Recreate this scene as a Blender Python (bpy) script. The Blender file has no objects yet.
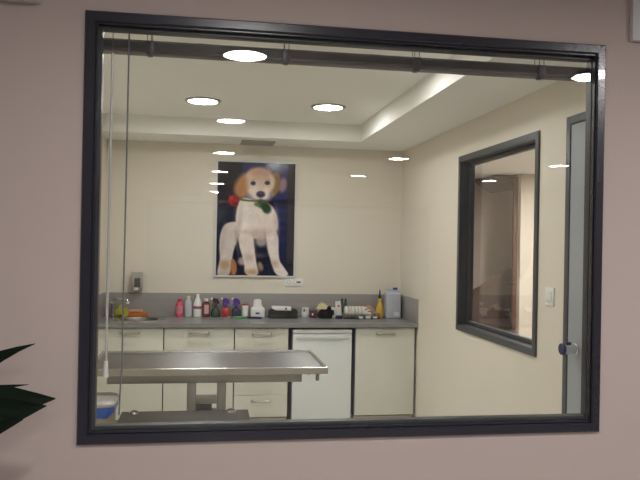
import bpy, bmesh, math, random
from mathutils import Vector, Matrix
import numpy as np
random.seed(7)
PI = math.pi
scene = bpy.context.scene
COL = scene.collection

# ------------------------------------------------------------------ materials
def srgb(r, g, b):
    def c(v):
        v /= 255.0
        return v / 12.92 if v <= .04045 else ((v + .055) / 1.055) ** 2.4
    return (c(r), c(g), c(b), 1)

def mat(name, col, rough=.5, metal=0, noise=0, nscale=40, bump=0, bscale=200, spec=.5, coat=0,
        stretch=None, trans=0, rvar=0, emis=None, aniso=0):
    m = bpy.data.materials.new(name); m.use_nodes = True
    nt = m.node_tree; b = nt.nodes['Principled BSDF']
    b.inputs['Base Color'].default_value = col
    b.inputs['Roughness'].default_value = rough
    b.inputs['Metallic'].default_value = metal
    b.inputs['Specular IOR Level'].default_value = spec
    b.inputs['Coat Weight'].default_value = coat
    b.inputs['Transmission Weight'].default_value = trans
    if aniso:
        b.inputs['Anisotropic'].default_value = aniso
        tg = nt.nodes.new('ShaderNodeCombineXYZ'); tg.inputs[1].default_value = 1
        nt.links.new(tg.outputs[0], b.inputs['Tangent'])
    tc = nt.nodes.new('ShaderNodeTexCoord')
    src = tc.outputs['Object']
    if stretch:
        mp = nt.nodes.new('ShaderNodeMapping'); mp.inputs['Scale'].default_value = stretch
        nt.links.new(src, mp.inputs['Vector']); src = mp.outputs['Vector']
    if noise or rvar:
        n = nt.nodes.new('ShaderNodeTexNoise'); n.inputs['Scale'].default_value = nscale
        n.inputs['Detail'].default_value = 3
        nt.links.new(src, n.inputs['Vector'])
        if noise:
            mx = nt.nodes.new('ShaderNodeMix'); mx.data_type = 'RGBA'
            mx.inputs['A'].default_value = tuple(c * (1 - noise) for c in col[:3]) + (1,)
            mx.inputs['B'].default_value = tuple(min(1, c * (1 + noise)) for c in col[:3]) + (1,)
            nt.links.new(n.outputs['Fac'], mx.inputs['Factor'])
            nt.links.new(mx.outputs['Result'], b.inputs['Base Color'])
        if rvar:
            mr = nt.nodes.new('ShaderNodeMapRange')
            mr.inputs['To Min'].default_value = max(.02, rough - rvar); mr.inputs['To Max'].default_value = rough + rvar
            nt.links.new(n.outputs['Fac'], mr.inputs['Value']); nt.links.new(mr.outputs['Result'], b.inputs['Roughness'])
    if bump:
        n2 = nt.nodes.new('ShaderNodeTexNoise'); n2.inputs['Scale'].default_value = bscale
        nt.links.new(src, n2.inputs['Vector'])
        bp = nt.nodes.new('ShaderNodeBump'); bp.inputs['Strength'].default_value = bump; bp.inputs['Distance'].default_value = .002
        nt.links.new(n2.outputs['Fac'], bp.inputs['Height']); nt.links.new(bp.outputs['Normal'], b.inputs['Normal'])
    if emis:
        b.inputs['Emission Color'].default_value = emis[0]; b.inputs['Emission Strength'].default_value = emis[1]
    return m

def pane_material(name, r0=.04, tint=(1, 1, 1, 1)):
    """thin clear sheet: straight transmission plus a mirror reflection by angle (Schlick), the same from either side"""
    m = bpy.data.materials.new(name); m.use_nodes = True
    nt = m.node_tree; nt.nodes.clear(); N = nt.nodes.new; L = nt.links.new
    out = N('ShaderNodeOutputMaterial'); mix = N('ShaderNodeMixShader')
    tr = N('ShaderNodeBsdfTransparent'); tr.inputs['Color'].default_value = tint
    gl = N('ShaderNodeBsdfGlossy'); gl.inputs['Roughness'].default_value = 0
    geo = N('ShaderNodeNewGeometry'); dot = N('ShaderNodeVectorMath'); dot.operation = 'DOT_PRODUCT'
    L(geo.outputs['Incoming'], dot.inputs[0]); L(geo.outputs['Normal'], dot.inputs[1])
    def mth(op, a, b=None):
        n = N('ShaderNodeMath'); n.operation = op
        for i, v in enumerate((a, b)):
            if v is None: continue
            if isinstance(v, (int, float)): n.inputs[i].default_value = v
            else: L(v, n.inputs[i])
        return n.outputs[0]
    c = mth('ABSOLUTE', dot.outputs['Value'])
    p = mth('POWER', mth('SUBTRACT', 1.0, c), 5.0)
    f = mth('ADD', mth('MULTIPLY', p, 1 - r0), r0)
    L(f, mix.inputs[0]); L(tr.outputs[0], mix.inputs[1]); L(gl.outputs[0], mix.inputs[2]); L(mix.outputs[0], out.inputs[0])
    return m

ROOM_L = 77.0
LOBBY_L = 190.0
M = {}
M['pink_wall'] = mat('pink_wall_paint', (.525, .435, .405, 1), .75, bump=.06, bscale=350, noise=.02, nscale=3)
M['cream_wall'] = mat('cream_wall_paint', (.80, .745, .635, 1), .6, bump=.05, bscale=350, noise=.015, nscale=3)
M['ceiling_paint'] = mat('white_ceiling_paint', (.94, .93, .885, 1), .8, bump=.03)
M['lobby_ceiling'] = mat('lobby_ceiling_paint', (.74, .72, .71, 1), .8)
M['floor_room'] = mat('pale_floor_tile', (.88, .86, .80, 1), .4, noise=.04, nscale=12)
M['floor_tile'] = mat('floor_tile', (.36, .34, .32, 1), .35, noise=.05, nscale=12)
M['anthracite'] = mat('anthracite_metal', (.016, .0165, .028, 1), .27, 0, noise=.05, nscale=60, spec=.55, coat=.25)
M['anthracite_inner'] = mat('grey_inner_frame', (.062, .066, .074, 1), .35, 0, noise=.05, nscale=60, spec=.5)
M['inner_dark'] = mat('dark_inner_frame', (.036, .037, .044, 1), .35, noise=.05, nscale=60)
M['blind'] = mat('blind_slat_brown_grey', (.075, .064, .060, 1), .4, 0, noise=.06, nscale=30)
M['blind_dark'] = mat('blind_clip_dark', (.035, .033, .036, 1), .4)
M['cord'] = mat('grey_cord', (.16, .17, .20, 1), .7)
M['wand'] = mat('clear_white_wand', (.75, .73, .70, 1), .2, trans=.25)
M['cabinet'] = mat('cream_laminate', (.70, .70, .615, 1), .35, noise=.012, nscale=6)
M['carcass'] = mat('dark_edge_board', (.11, .11, .15, 1), .5)
M['kick'] = mat('tan_plinth', (.55, .46, .33, 1), .5)
M['handle'] = mat('bronze_steel_handle', (.42, .39, .34, 1), .35, 1)
M['worktop'] = mat('grey_worktop', (.24, .245, .245, 1), .28, noise=.06, nscale=120)
M['splash'] = mat('grey_splashback', (.335, .32, .31, 1), .32, noise=.05, nscale=120)
M['fridge'] = mat('white_enamel', (.76, .80, .79, 1), .28)
M['fridge_trim'] = mat('fridge_trim_white', (.82, .84, .82, 1), .3)
M['fridge_grip'] = mat('fridge_grip_grey', (.66, .67, .66, 1), .3)
M['steel'] = mat('brushed_steel', (.255, .255, .25, 1), .34, 1, noise=.08, nscale=9, stretch=(1, 40, 40), rvar=.05, aniso=.85)
M['steel_rim'] = mat('polished_steel_rim', (.46, .45, .44, 1), .24, 1, noise=.06, nscale=9, stretch=(1, 30, 30), rvar=.05)
M['steel_dark'] = mat('satin_steel', (.32, .31, .285, 1), .34, 1, noise=.06, nscale=12, stretch=(20, 20, 1), rvar=.05)
M['steel_trolley'] = mat('trolley_steel', (.23, .22, .205, 1), .3, 1, noise=.06, nscale=9, stretch=(1, 30, 30), rvar=.05, aniso=.8)
M['chrome'] = mat('chrome', (.75, .75, .76, 1), .12, 1)
M['black'] = mat('black_plastic', (.012, .012, .014, 1), .4)
M['black_cloth'] = mat('black_cloth', (.005, .005, .006, 1), .9, spec=.2)
M['white_plastic'] = mat('white_plastic', (.90, .90, .88, 1), .35)
M['white_frame'] = mat('pale_frame', (.72, .72, .70, 1), .3)
M['grey_panel'] = mat('grey_sign_panel', (.62, .62, .62, 1), .5)
M['white_paper'] = mat('white_paper', (.80, .79, .75, 1), .8)
M['door_leaf'] = mat('grey_door_leaf', (.36, .39, .42, 1), .4, noise=.02, nscale=5)
M['navy'] = mat('navy_plastic', (.012, .016, .09, 1), .35)
M['blue_cap'] = mat('blue_cap', (.02, .035, .42, 1), .35)
M['blue_bag'] = mat('blue_bin_bag', (.02, .13, .62, 1), .3)
M['bin_body'] = mat('tan_bin_body', (.46, .38, .26, 1), .5)
M['bin_lid'] = mat('pale_bin_lid', (.50, .48, .45, 1), .22)
M['pink_liquid'] = mat('pink_liquid', (.74, .10, .19, 1), .25)
M['pink_label'] = mat('pink_label', (.74, .22, .28, 1), .6)
M['red_cap'] = mat('red_cap', (.66, .03, .05, 1), .35)
M['clear_bottle'] = mat('cloudy_plastic', (.52, .53, .57, 1), .25)
M['cream_cap'] = mat('cream_cap', (.72, .66, .52, 1), .4)
M['dark_red'] = mat('dark_red_bottle', (.17, .018, .022, 1), .2)
M['magenta'] = mat('magenta_label', (.55, .06, .20, 1), .5)
M['purple'] = mat('purple_plastic', (.11, .035, .36, 1), .35)
M['dark_green'] = mat('dark_green_plastic', (.012, .055, .03, 1), .2)
M['grey_green'] = mat('grey_green_glass', (.06, .085, .075, 1), .2)
M['maroon'] = mat('maroon_plastic', (.075, .022, .03, 1), .4)
M['red_liquid'] = mat('red_liquid', (.45, .03, .035, 1), .2)
M['blue_black'] = mat('blue_black_liquid', (.012, .014, .055, 1), .2)
M['bright_green'] = mat('green_plastic', (.06, .36, .10, 1), .4)
M['yellow'] = mat('yellow_plastic', (.66, .42, .06, 1), .35)
M['yellow_cloth'] = mat('yellow_cloth', (.55, .50, .05, 1), .8)
M['pale_yellow'] = mat('pale_yellow_paper', (.86, .76, .42, 1), .8)
M['orange'] = mat('orange_cloth', (.75, .20, .02, 1), .7)
M['peach'] = mat('peach_sponge', (.74, .40, .25, 1), .9)
M['tan'] = mat('tan_bandage', (.52, .37, .25, 1), .9)
M['jerry'] = mat('translucent_canister', (.55, .58, .66, 1), .3)
M['label_blue'] = mat('blue_mark', (.05, .07, .40, 1), .5)
M['tray'] = pane_material('clear_tray', .08, (.86, .87, .88, 1))
M['glass'] = pane_material('window_glass', .04, (.985, .99, .985, 1))
M['soap_body'] = mat('grey_clear_dispenser', (.40, .385, .36, 1), .2)
M['soap_dark'] = mat('dark_dispenser_window', (.09, .08, .075, 1), .3)
M['vent'] = mat('grey_grille', (.42, .41, .38, 1), .5)
M['vent_dark'] = mat('grille_dark', (.10, .10, .10, 1), .7)
M['lamp_ring'] = mat('grey_lamp_ring', (.40, .38, .36, 1), .3, .5)
M['lamp'] = mat('lit_lamp', (.9, .9, .9, 1), .5, emis=((1, .985, .96, 1), ROOM_L))
M['lamp_lobby'] = mat('lit_lobby_lamp', (.9, .9, .9, 1), .5, emis=((1, .975, .95, 1), LOBBY_L))
M['leaf'] = mat('leaf_green', (.006, .017, .007, 1), .6, spec=.2, noise=.3, nscale=25, stretch=(1, 6, 6))
M['stem'] = mat('brown_stem', (.12, .08, .05, 1), .8)
M['pot'] = mat('terracotta_pot', (.35, .16, .09, 1), .8)
M['soil'] = mat('soil', (.03, .02, .015, 1), 1)
M['mauve_wall'] = mat('mauve_corridor_paint', (.66, .55, .48, 1), .8)
M['wood'] = mat('brown_wood', (.14, .07, .045, 1), .5, noise=.2, nscale=15, stretch=(1, 1, 12))
M['stair_panel'] = mat('dark_stair_panel', (.13, .09, .075, 1), .6)
M['gauze'] = mat('white_gauze', (.74, .71, .67, 1), .9)
M['facade'] = mat('facade_frame', (.05, .05, .06, 1), .4)

# ------------------------------------------------------------------ mesh helpers
class MB:
    def __init__(s): s.bm = bmesh.new()
    def _merge(s, b):
        me = bpy.data.meshes.new('t'); b.to_mesh(me); b.free(); s.bm.from_mesh(me); bpy.data.meshes.remove(me)
    def box(s, x0, x1, y0, y1, z0, z1, bev=0, seg=2, rot=None, piv=None):
        b = bmesh.new(); bmesh.ops.create_cube(b, size=1)
        for v in b.verts:
            v.co = Vector(((x0 + x1) / 2 + v.co.x * (x1 - x0), (y0 + y1) / 2 + v.co.y * (y1 - y0), (z0 + z1) / 2 + v.co.z * (z1 - z0)))
        if bev: bmesh.ops.bevel(b, geom=b.edges[:], offset=bev, segments=seg, affect='EDGES', profile=.6)
        if rot:
            p = Vector(piv or ((x0 + x1) / 2, (y0 + y1) / 2, (z0 + z1) / 2))
            for v in b.verts: v.co = rot @ (v.co - p) + p
        s._merge(b); return s
    def lathe(s, prof, c=(0, 0, 0), n=24, sx=1, sy=1, rot=None):
        """prof: (r, z) from bottom to top; closes to the axis where r = 0"""
        b = bmesh.new(); rings = []
        for r, z in prof:
            if r < 1e-6: rings.append([b.verts.new((0, 0, z))])
            else: rings.append([b.verts.new((r * sx * math.cos(2 * PI * i / n), r * sy * math.sin(2 * PI * i / n), z)) for i in range(n)])
        for a, d in zip(rings, rings[1:]):
            for i in range(n):
                j = (i + 1) % n
                if len(a) == 1 and len(d) == 1: continue
                if len(a) == 1: b.faces.new((a[0], d[j], d[i]))
                elif len(d) == 1: b.faces.new((a[i], a[j], d[0]))
                else: b.faces.new((a[i], a[j], d[j], d[i]))
        for v in b.verts:
            p = v.co.copy()
            if rot: p = rot @ p
            v.co = p + Vector(c)
        bmesh.ops.recalc_face_normals(b, faces=b.faces[:])
        s._merge(b); return s
    def cyl(s, p, r, h, axis='Z', n=20, r2=None):
        r2 = r if r2 is None else r2
        rot = {'Z': None, 'X': Matrix.Rotation(PI / 2, 3, 'Y'), 'Y': Matrix.Rotation(-PI / 2, 3, 'X')}[axis]
        e = min(r, h) * .12
        return s.lathe([(0, 0), (r - e, 0), (r, e), (r2, h - e), (max(r2 - e, 1e-4), h), (0, h)], p, n, rot=rot)
    def tube(s, pts, r, n=10):
        b = bmesh.new(); pts = [Vector(p) for p in pts]; rings = []
        prev = None
        for i, p in enumerate(pts):
            t = (pts[min(i + 1, len(pts) - 1)] - pts[max(i - 1, 0)]).normalized()
            if prev is None:
                u = t.orthogonal().normalized()
            else:
                u = (prev - t * prev.dot(t)).normalized()
            prev = u; w = t.cross(u)
            rr = r[i] if isinstance(r, (list, tuple)) else r
            rings.append([b.verts.new(p + (u * math.cos(2 * PI * k / n) + w * math.sin(2 * PI * k / n)) * rr) for k in range(n)])
        for a, d in zip(rings, rings[1:]):
            for k in range(n): b.faces.new((a[k], a[(k + 1) % n], d[(k + 1) % n], d[k]))
        b.faces.new(rings[0][::-1]); b.faces.new(rings[-1])
        bmesh.ops.recalc_face_normals(b, faces=b.faces[:])
        s._merge(b); return s
    def prism(s, poly, axis, a, d, bev=0):
        """poly in the two other axes, extruded along axis from a to d"""
        b = bmesh.new()
        def P(u, v, w):
            return {'X': (w, u, v), 'Y': (u, w, v), 'Z': (u, v, w)}[axis]
        lo = [b.verts.new(P(u, v, a)) for u, v in poly]; hi = [b.verts.new(P(u, v, d)) for u, v in poly]
        n = len(poly)
        b.faces.new(lo); b.faces.new(hi[::-1])
        for i in range(n): b.faces.new((lo[i], hi[i], hi[(i + 1) % n], lo[(i + 1) % n]))
        bmesh.ops.recalc_face_normals(b, faces=b.faces[:])
        if bev: bmesh.ops.bevel(b, geom=b.edges[:], offset=bev, segments=2, affect='EDGES')
        s._merge(b); return s
    def crumple(s, amt, seed=1):
        r = random.Random(seed)
        for v in s.bm.verts: v.co += Vector((r.uniform(-amt, amt), r.uniform(-amt, amt), r.uniform(-amt, amt) * (0 if v.co.z < 1e-4 else 1)))
        return s
    def build(s, name, m, parent=None, smooth=True):
        me = bpy.data.meshes.new(name); s.bm.to_mesh(me); s.bm.free()
        o = bpy.data.objects.new(name, me); COL.objects.link(o)
        me.materials.append(m if not isinstance(m, str) else M[m])
        if smooth:
            for p in me.polygons: p.use_smooth = True
            try: me.set_sharp_from_angle(angle=math.radians(35))
            except Exception: pass
        if parent is not None: o.parent = parent
        return o

def tag(o, label, cat, group=None):
    o['label'] = label; o['category'] = cat
    if group: o['group'] = group
    return o
def thing(name, loc, label, cat, group=None, rz=0):
    o = bpy.data.objects.new(name, None); COL.objects.link(o)
    o.empty_display_size = .05; o.location = loc; o.rotation_euler.z = rz
    return tag(o, label, cat, group)
def structure(o):
    o['kind'] = 'structure'; return o
def copy_thing(root, loc, label, group=None):
    r = root.copy(); COL.objects.link(r); r.location = loc; r['label'] = label
    if group: r['group'] = group
    for ch in list(root.children):
        c = ch.copy(); COL.objects.link(c); c.parent = r
        for g in list(ch.children):
            d = g.copy(); COL.objects.link(d); d.parent = c
    return r

# ------------------------------------------------------------------ measured places (metres; camera over the origin)
YW, YWI = 2.165, 2.211          # window wall, lobby face and room face
YB, XL, XR = 6.567, -.88, 1.846  # treatment room
SOF, CEIL = 2.481, 2.628
LX0, LX1, LY0, LZ = -2.6, 5.6, -10.8, 2.528

# ------------------------------------------------------------------ setting: treatment room and lobby
OX0, OX1, OZ0, OZ1 = -.327, 1.259, 1.020, 2.228
b = MB()
b.box(LX0, OX0, YW, YWI, 0, 2.75).box(OX1, LX1, YW, YWI, 0, 2.75).box(OX0, OX1, YW, YWI, 0, OZ0).box(OX0, OX1, YW, YWI, OZ1, 2.75)
structure(b.build('wall_front', 'pink_wall', smooth=False))
structure(MB().box(XL, XR, YWI, YWI + .006, 0, OZ0 - .01).box(XL, OX0 - .01, YWI, YWI + .006, OZ0 - .01, 2.64).box(OX1 + .01, XR, YWI, YWI + .006, OZ0 - .01, 2.64).box(OX0 - .01, OX1 + .01, YWI, YWI + .006, OZ1 + .01, 2.64).build('wall_inner', 'cream_wall', smooth=False))
structure(MB().box(XL - .1, XR, YB, YB + .1, 0, 2.75).build('wall_back', 'cream_wall', smooth=False))
structure(MB().box(XL - .1, XL, YWI, YB, 0, 2.75).build('wall_left', 'cream_wall', smooth=False))
# right wall with window and door openings
WY0, WY1, WZ0, WZ1 = 3.776, 4.972, 1.015, 2.206
DY0, DY1, DZ1 = 2.50, 3.40, 2.225
XRo = XR + .1
b = MB()
b.box(XR, XRo, YWI, DY0, 0, 2.75).box(XR, XRo, DY0, DY1, DZ1, 2.75).box(XR, XRo, DY1, WY0, 0, 2.75)
b.box(XR, XRo, WY0, WY1, 0, WZ0).box(XR, XRo, WY0, WY1, WZ1, 2.75).box(XR, XRo, WY1, YB + .1, 0, 2.75)
structure(b.build('wall_right', 'cream_wall', smooth=False))
structure(MB().box(XL - .1, XRo, YWI, YB + .1, -.1, 0).build('floor', 'floor_room', smooth=False))
structure(MB().box(XL, XR, YWI + .006, YB, CEIL, CEIL + .1).build('ceiling', 'ceiling_paint', smooth=False))
RY, RX, RF = 6.075, 1.325, 2.75
b = MB()
b.prism([(XL, RF), (XL, YWI + .006), (XR, YWI + .006), (XR, YB), (XL, YB), (XL, RY), (RX, RY), (RX, RF)], 'Z', SOF, CEIL)
structure(b.build('trim_1', 'ceiling_paint', smooth=False))

structure(MB().box(LX0, LX1, LY0, YW, -.1, 0).build('floor_lobby', 'floor_tile', smooth=False))
structure(MB().box(LX0, LX1, LY0, YW, LZ, LZ + .1).build('ceiling_lobby', 'lobby_ceiling', smooth=False))
structure(MB().box(LX0 - .1, LX0, LY0, YW, 0, LZ + .1).build('wall_lobby_left', 'pink_wall', smooth=False))
structure(MB().box(LX1, LX1 + .1, LY0, YW, 0, LZ + .1).build('wall_lobby_right', 'pink_wall', smooth=False))
b = MB()
b.box(LX0, -1.2, LY0 - .1, LY0, 0, LZ + .1).box(4.9, LX1, LY0 - .1, LY0, 0, LZ + .1).box(-1.2, 4.9, LY0 - .1, LY0, 0, .3).box(-1.2, 4.9, LY0 - .1, LY0, 2.42, LZ + .1)
structure(b.build('wall_lobby_rear', 'pink_wall', smooth=False))
fac = structure(MB().box(-1.2, 4.9, LY0 - .07, LY0 - .02, .3, .36).box(-1.2, 4.9, LY0 - .07, LY0 - .02, 2.36, 2.42)
                .box(-1.2, -1.14, LY0 - .07, LY0 - .02, .36, 2.36).box(4.84, 4.9, LY0 - .07, LY0 - .02, .36, 2.36)
                .box(.8, .86, LY0 - .07, LY0 - .02, .36, 2.36).box(2.84, 2.9, LY0 - .07, LY0 - .02, .36, 2.36).build('window_3', 'facade', smooth=False))
MB().box(-1.14, 4.84, LY0 - .05, LY0 - .044, .36, 2.36).build('pane', 'glass', fac, smooth=False)

# ------------------------------------------------------------------ corridor behind the right-hand window (stairs)
CX1, CY1, CZ = 4.0, 7.4, 2.30
structure(MB().box(XRo, CX1, CY1, CY1 + .1, 0, CZ + .1).build('wall_corridor_back', 'mauve_wall', smooth=False))
structure(MB().box(CX1, CX1 + .1, YWI, CY1 + .1, 0, CZ + .1).build('wall_corridor_right', 'mauve_wall', smooth=False))
structure(MB().box(XRo, CX1, YWI, CY1, CZ, CZ + .1).build('ceiling_corridor', 'ceiling_paint', smooth=False))
structure(MB().box(XRo, CX1, YWI, CY1, -.1, 0).build('floor_corridor', 'floor_tile', smooth=False))
structure(MB().box(3.02, CX1, 6.50, 6.58, 0, CZ).build('wall_corridor_partition', 'cream_wall', smooth=False))

# ------------------------------------------------------------------ window_1 (the big one)
w = structure(bpy.data.objects.new('window_1', None)); COL.objects.link(w); w.location = (0, 0, 0)
X0, X1, Z0, Z1 = -.357, 1.289, .989, 2.258
def ring(x0, x1, z0, z1, l, r, t, bt, y0, y1, bev=.003):
    b = MB(); bm = b.bm; loops = []
    for k, y in ((0, y1), (0, y0 + bev), (bev, y0), (None, y0), (1, y0 + bev), (1, y1)):
        def ins(wd): return wd - bev if k is None else (wd if k == 1 else k)
        loops.append([bm.verts.new(p) for p in ((x0 + ins(l), y, z0 + ins(bt)), (x1 - ins(r), y, z0 + ins(bt)), (x1 - ins(r), y, z1 - ins(t)), (x0 + ins(l), y, z1 - ins(t)))])
    for a, c in zip(loops, loops[1:] + loops[:1]):
        for i in range(4): bm.faces.new((a[i], a[(i + 1) % 4], c[(i + 1) % 4], c[i]))
    bmesh.ops.recalc_face_normals(bm, faces=bm.faces[:])
    return b
ring(X0, X1, Z0, Z1, .030, .030, .030, .030, 2.153, 2.183, .0035).build('window_frame', 'anthracite', w)
ring(OX0, OX1, OZ0 - .001, OZ1 + .001, .006, .004, .007, .006, 2.162, 2.176, .0015).build('glazing_bead', 'anthracite', w)
ring(OX0, OX1, OZ0, OZ1, .016, .004, .015, .016, 2.183, 2.216, .002).build('inner_frame', 'inner_dark', w)
MB().box(OX0, OX1, 2.1775, 2.1825, OZ0, OZ1).build('pane', 'glass', w, smooth=False)

# ------------------------------------------------------------------ window_2 (right wall)
w = structure(bpy.data.objects.new('window_2', None)); COL.objects.link(w)
b = MB(); fy0, fy1, fz0, fz1, fw = 3.736, 5.012, .975, 2.246, .042
for poly in ([(fy0, fz0), (fy0 + fw, fz0 + fw), (fy0 + fw, fz1 - fw), (fy0, fz1)], [(fy1, fz1), (fy1 - fw, fz1 - fw), (fy1 - fw, fz0 + fw), (fy1, fz0)],
             [(fy0, fz1), (fy0 + fw, fz1 - fw), (fy1 - fw, fz1 - fw), (fy1, fz1)], [(fy1, fz0), (fy1 - fw, fz0 + fw), (fy0 + fw, fz0 + fw), (fy0, fz0)]):
    b.prism(poly, 'X', XR - .012, XR, .002)
b.box(XR, XRo, WY0, WY0 + .004, WZ0, WZ1).box(XR, XRo, WY1 - .004, WY1, WZ0, WZ1).box(XR, XRo, WY0, WY1, WZ0, WZ0 + .004).box(XR, XRo, WY0, WY1, WZ1 - .004, WZ1)
b.build('window_frame', 'anthracite_inner', w)
b = MB(); g0, g1 = XR + .055, XR + .09
b.box(g0, g1, WY0 + .004, WY0 + .03, WZ0 + .004, WZ1 - .004, .002).box(g0, g1, WY1 - .03, WY1 - .004, WZ0 + .004, WZ1 - .004, .002)
b.box(g0, g1, WY0 + .03, WY1 - .03, WZ0 + .004, WZ0 + .03, .002).box(g0, g1, WY0 + .03, WY1 - .03, WZ1 - .03, WZ1 - .004, .002)
b.build('glazing_bead', 'anthracite_inner', w)
MB().box(XR + .07, XR + .075, WY0 + .025, WY1 - .025, WZ0 + .025, WZ1 - .025).build('pane', 'glass', w, smooth=False)

# ------------------------------------------------------------------ door_1 (right wall)
d = structure(bpy.data.objects.new('door_1', None)); COL.objects.link(d)
b = MB()
b.box(XR - .004, XRo, DY1, DY1 + .042, 0, DZ1 + .042, .003).box(XR - .004, XRo, DY0 - .042, DY0, 0, DZ1 + .042, .003).box(XR - .004, XRo, DY0, DY1, DZ1, DZ1 + .042, .003)
b.build('door_frame', 'anthracite_inner', d)
MB().box(XR + .0, XR + .045, DY0 + .004, DY1 - .004, .008, DZ1 - .004, .002).build('door_leaf', 'door_leaf', d)
k = MB(); k.cyl((XR - .072, 3.305, 1.085), .026, .072, 'X').cyl((XR - .012, 3.305, 1.085), .03, .012, 'X')
k.build('door_knob', 'chrome', d)
MB().cyl((XR - .086, 3.305, 1.085), .029, .016, 'X').box(XR - .06, XR - .035, 3.292, 3.318, 1.109, 1.120, .003).build('knob_cap', 'navy', d)

# ------------------------------------------------------------------ venetian blind
v = thing('venetian_blind', (.47, 2.245, 2.12), 'dark brown-grey venetian blind pulled up behind the top of the big window', 'blind')
def L(o, x, y, z): return (x - .47, y - 2.245, z - 2.12)
bx0, bx1 = -.385 - .47, 1.335 - .47
MB().box(bx0, bx1, -.025, .025, .17, .205, .003).build('headrail', 'blind_dark', v)
b = MB()
for i in range(7):
    z = .0513 + i * .0029
    b.prism([(-.024, z), (-.012, z + .0014), (0, z + .002), (.012, z + .0014), (.024, z), (.024, z + .0013), (.012, z + .0027), (0, z + .0033), (-.012, z + .0027), (-.024, z + .0013)], 'X', bx0, bx1)
b.build('slat_stack', 'blind', v)
MB().prism([(-.024, .0765), (0, .0785), (.024, .0765), (.024, .0776), (0, .0796), (-.024, .0776)], 'X', bx0, bx1).build('top_slat', 'blind', v)
MB().box(bx0, bx1, -.025, .025, .041, .051, .003).build('bottom_rail', 'blind', v)
for x in (-.177, .241, .666, 1.096):
    xx = x - .47
    for cx_, cy_ in ((xx - .008, -.026), (xx + .008, -.026), (xx, .026)):
        MB().tube([(cx_, cy_, .17), (cx_, cy_, .075)], .0012, 6).build('ladder_cord', 'cord', v)
    MB().box(xx - .013, xx + .013, -.031, -.0255, .038, .076, .002).box(xx - .008, xx + .008, -.031, .0, .032, .0395, .002).build('cord_clip', 'blind_dark', v)
MB().tube([(-.285 - .47, -.031, .17), (-.285 - .47, -.033, .028)], .0013, 6).build('wand_hook', 'cord', v)
wd = MB().tube([(-.285 - .47, -.033, .03), (-.2865 - .47, -.033, -.90)], .0042, 10).build('tilt_wand', 'wand', v)
MB().cyl((-.2865 - .47, -.033, -.945), .0085, .05, 'Z', 14, .006).build('wand_end', 'white_plastic', wd)
MB().tube([(-.238 - .47, -.029, .17), (-.2385 - .47, -.0295, -.3), (-.240 - .47, -.03, -.75), (-.240 - .47, -.030, -.9), (-.243 - .47, -.030, -.97), (-.246 - .47, -.030, -1.06)], .0024, 8).build('lift_cord', 'cord', v)

# ------------------------------------------------------------------ downlights
def make_light(name, loc, label, group, m):
    t = thing(name, loc, label, 'ceiling light', group)
    MB().lathe([(.106, 0), (.133, 0), (.133, -.004), (.124, -.011), (.108, -.011), (.106, 0)], n=40).build('trim_ring', 'lamp_ring', t)
    MB().lathe([(0, -.001), (.105, -.001), (.105, -.007), (0, -.0085)], n=40).build('lamp', m, t)
    return t
g = 'downlights in the treatment room ceiling'
la = make_light('downlight', (-.034, 5.32, CEIL), 'lit round downlight in the raised ceiling, above and left of the puppy poster', g, 'lamp')
copy_thing(la, (.905, 5.32, CEIL), 'lit round downlight in the raised ceiling, right one beside the bright sloping recess edge')
copy_thing(la, (-.034, 3.92, CEIL), 'round downlight in the raised ceiling behind the blind, left of its pair')
copy_thing(la, (.905, 3.92, CEIL), 'round downlight in the raised ceiling behind the blind, right of its pair')
g = 'downlights in the pink waiting room'
names = {.18: 'row nearest the plant', 2.06: 'middle row', 3.97: 'far row from the plant'}
lb = None
for x, ys in ((.18, (.787, -1.17, -3.19, -5.23, -7.25, -9.25)), (2.06, (.787, -3.12, -5.16)), (3.97, (-3.2, -5.23))):
    for i, y in enumerate(ys):
        lab = 'lit waiting room downlight, %s from the window in the %s' % (('first', 'second', 'third', 'fourth', 'fifth', 'sixth')[i], names[x])
        if lb is None: lb = make_light('lobby_downlight', (x, y, LZ), lab, g, 'lamp_lobby')
        else: copy_thing(lb, (x, y, LZ), lab)
lc = make_light('corridor_fill_lamp', (2.9, 5.35, CZ), 'added unseen fill lamp brightening the corridor beyond the side window', 'added corridor fill lights', mat('corridor_fill_glow', (.9, .9, .9, 1), .5, emis=((1, .95, .9, 1), 400)))  # added lamp, kept out of view, to brighten the corridor behind window_2

# ------------------------------------------------------------------ ceiling vent
t = thing('air_vent', (.45, 6.38, SOF), 'small grey slotted air grille in the lowered ceiling above the poster', 'vent')
b = MB().box(-.15, .15, -.14, -.125, -.008, 0, .001).box(-.15, .15, .125, .14, -.008, 0, .001).box(-.15, -.135, -.125, .125, -.008, 0, .001).box(.135, .15, -.125, .125, -.008, 0, .001)
b.build('grille_frame', 'vent', t)
MB().box(-.135, .135, -.125, .125, -.002, 0).build('backing', 'vent_dark', t)
for i in range(8):
    y = -.11 + i * .031
    MB().box(-.135, .135, y - .009, y + .009, -.007, -.003, .001).build('slat', 'vent', t)

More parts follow.
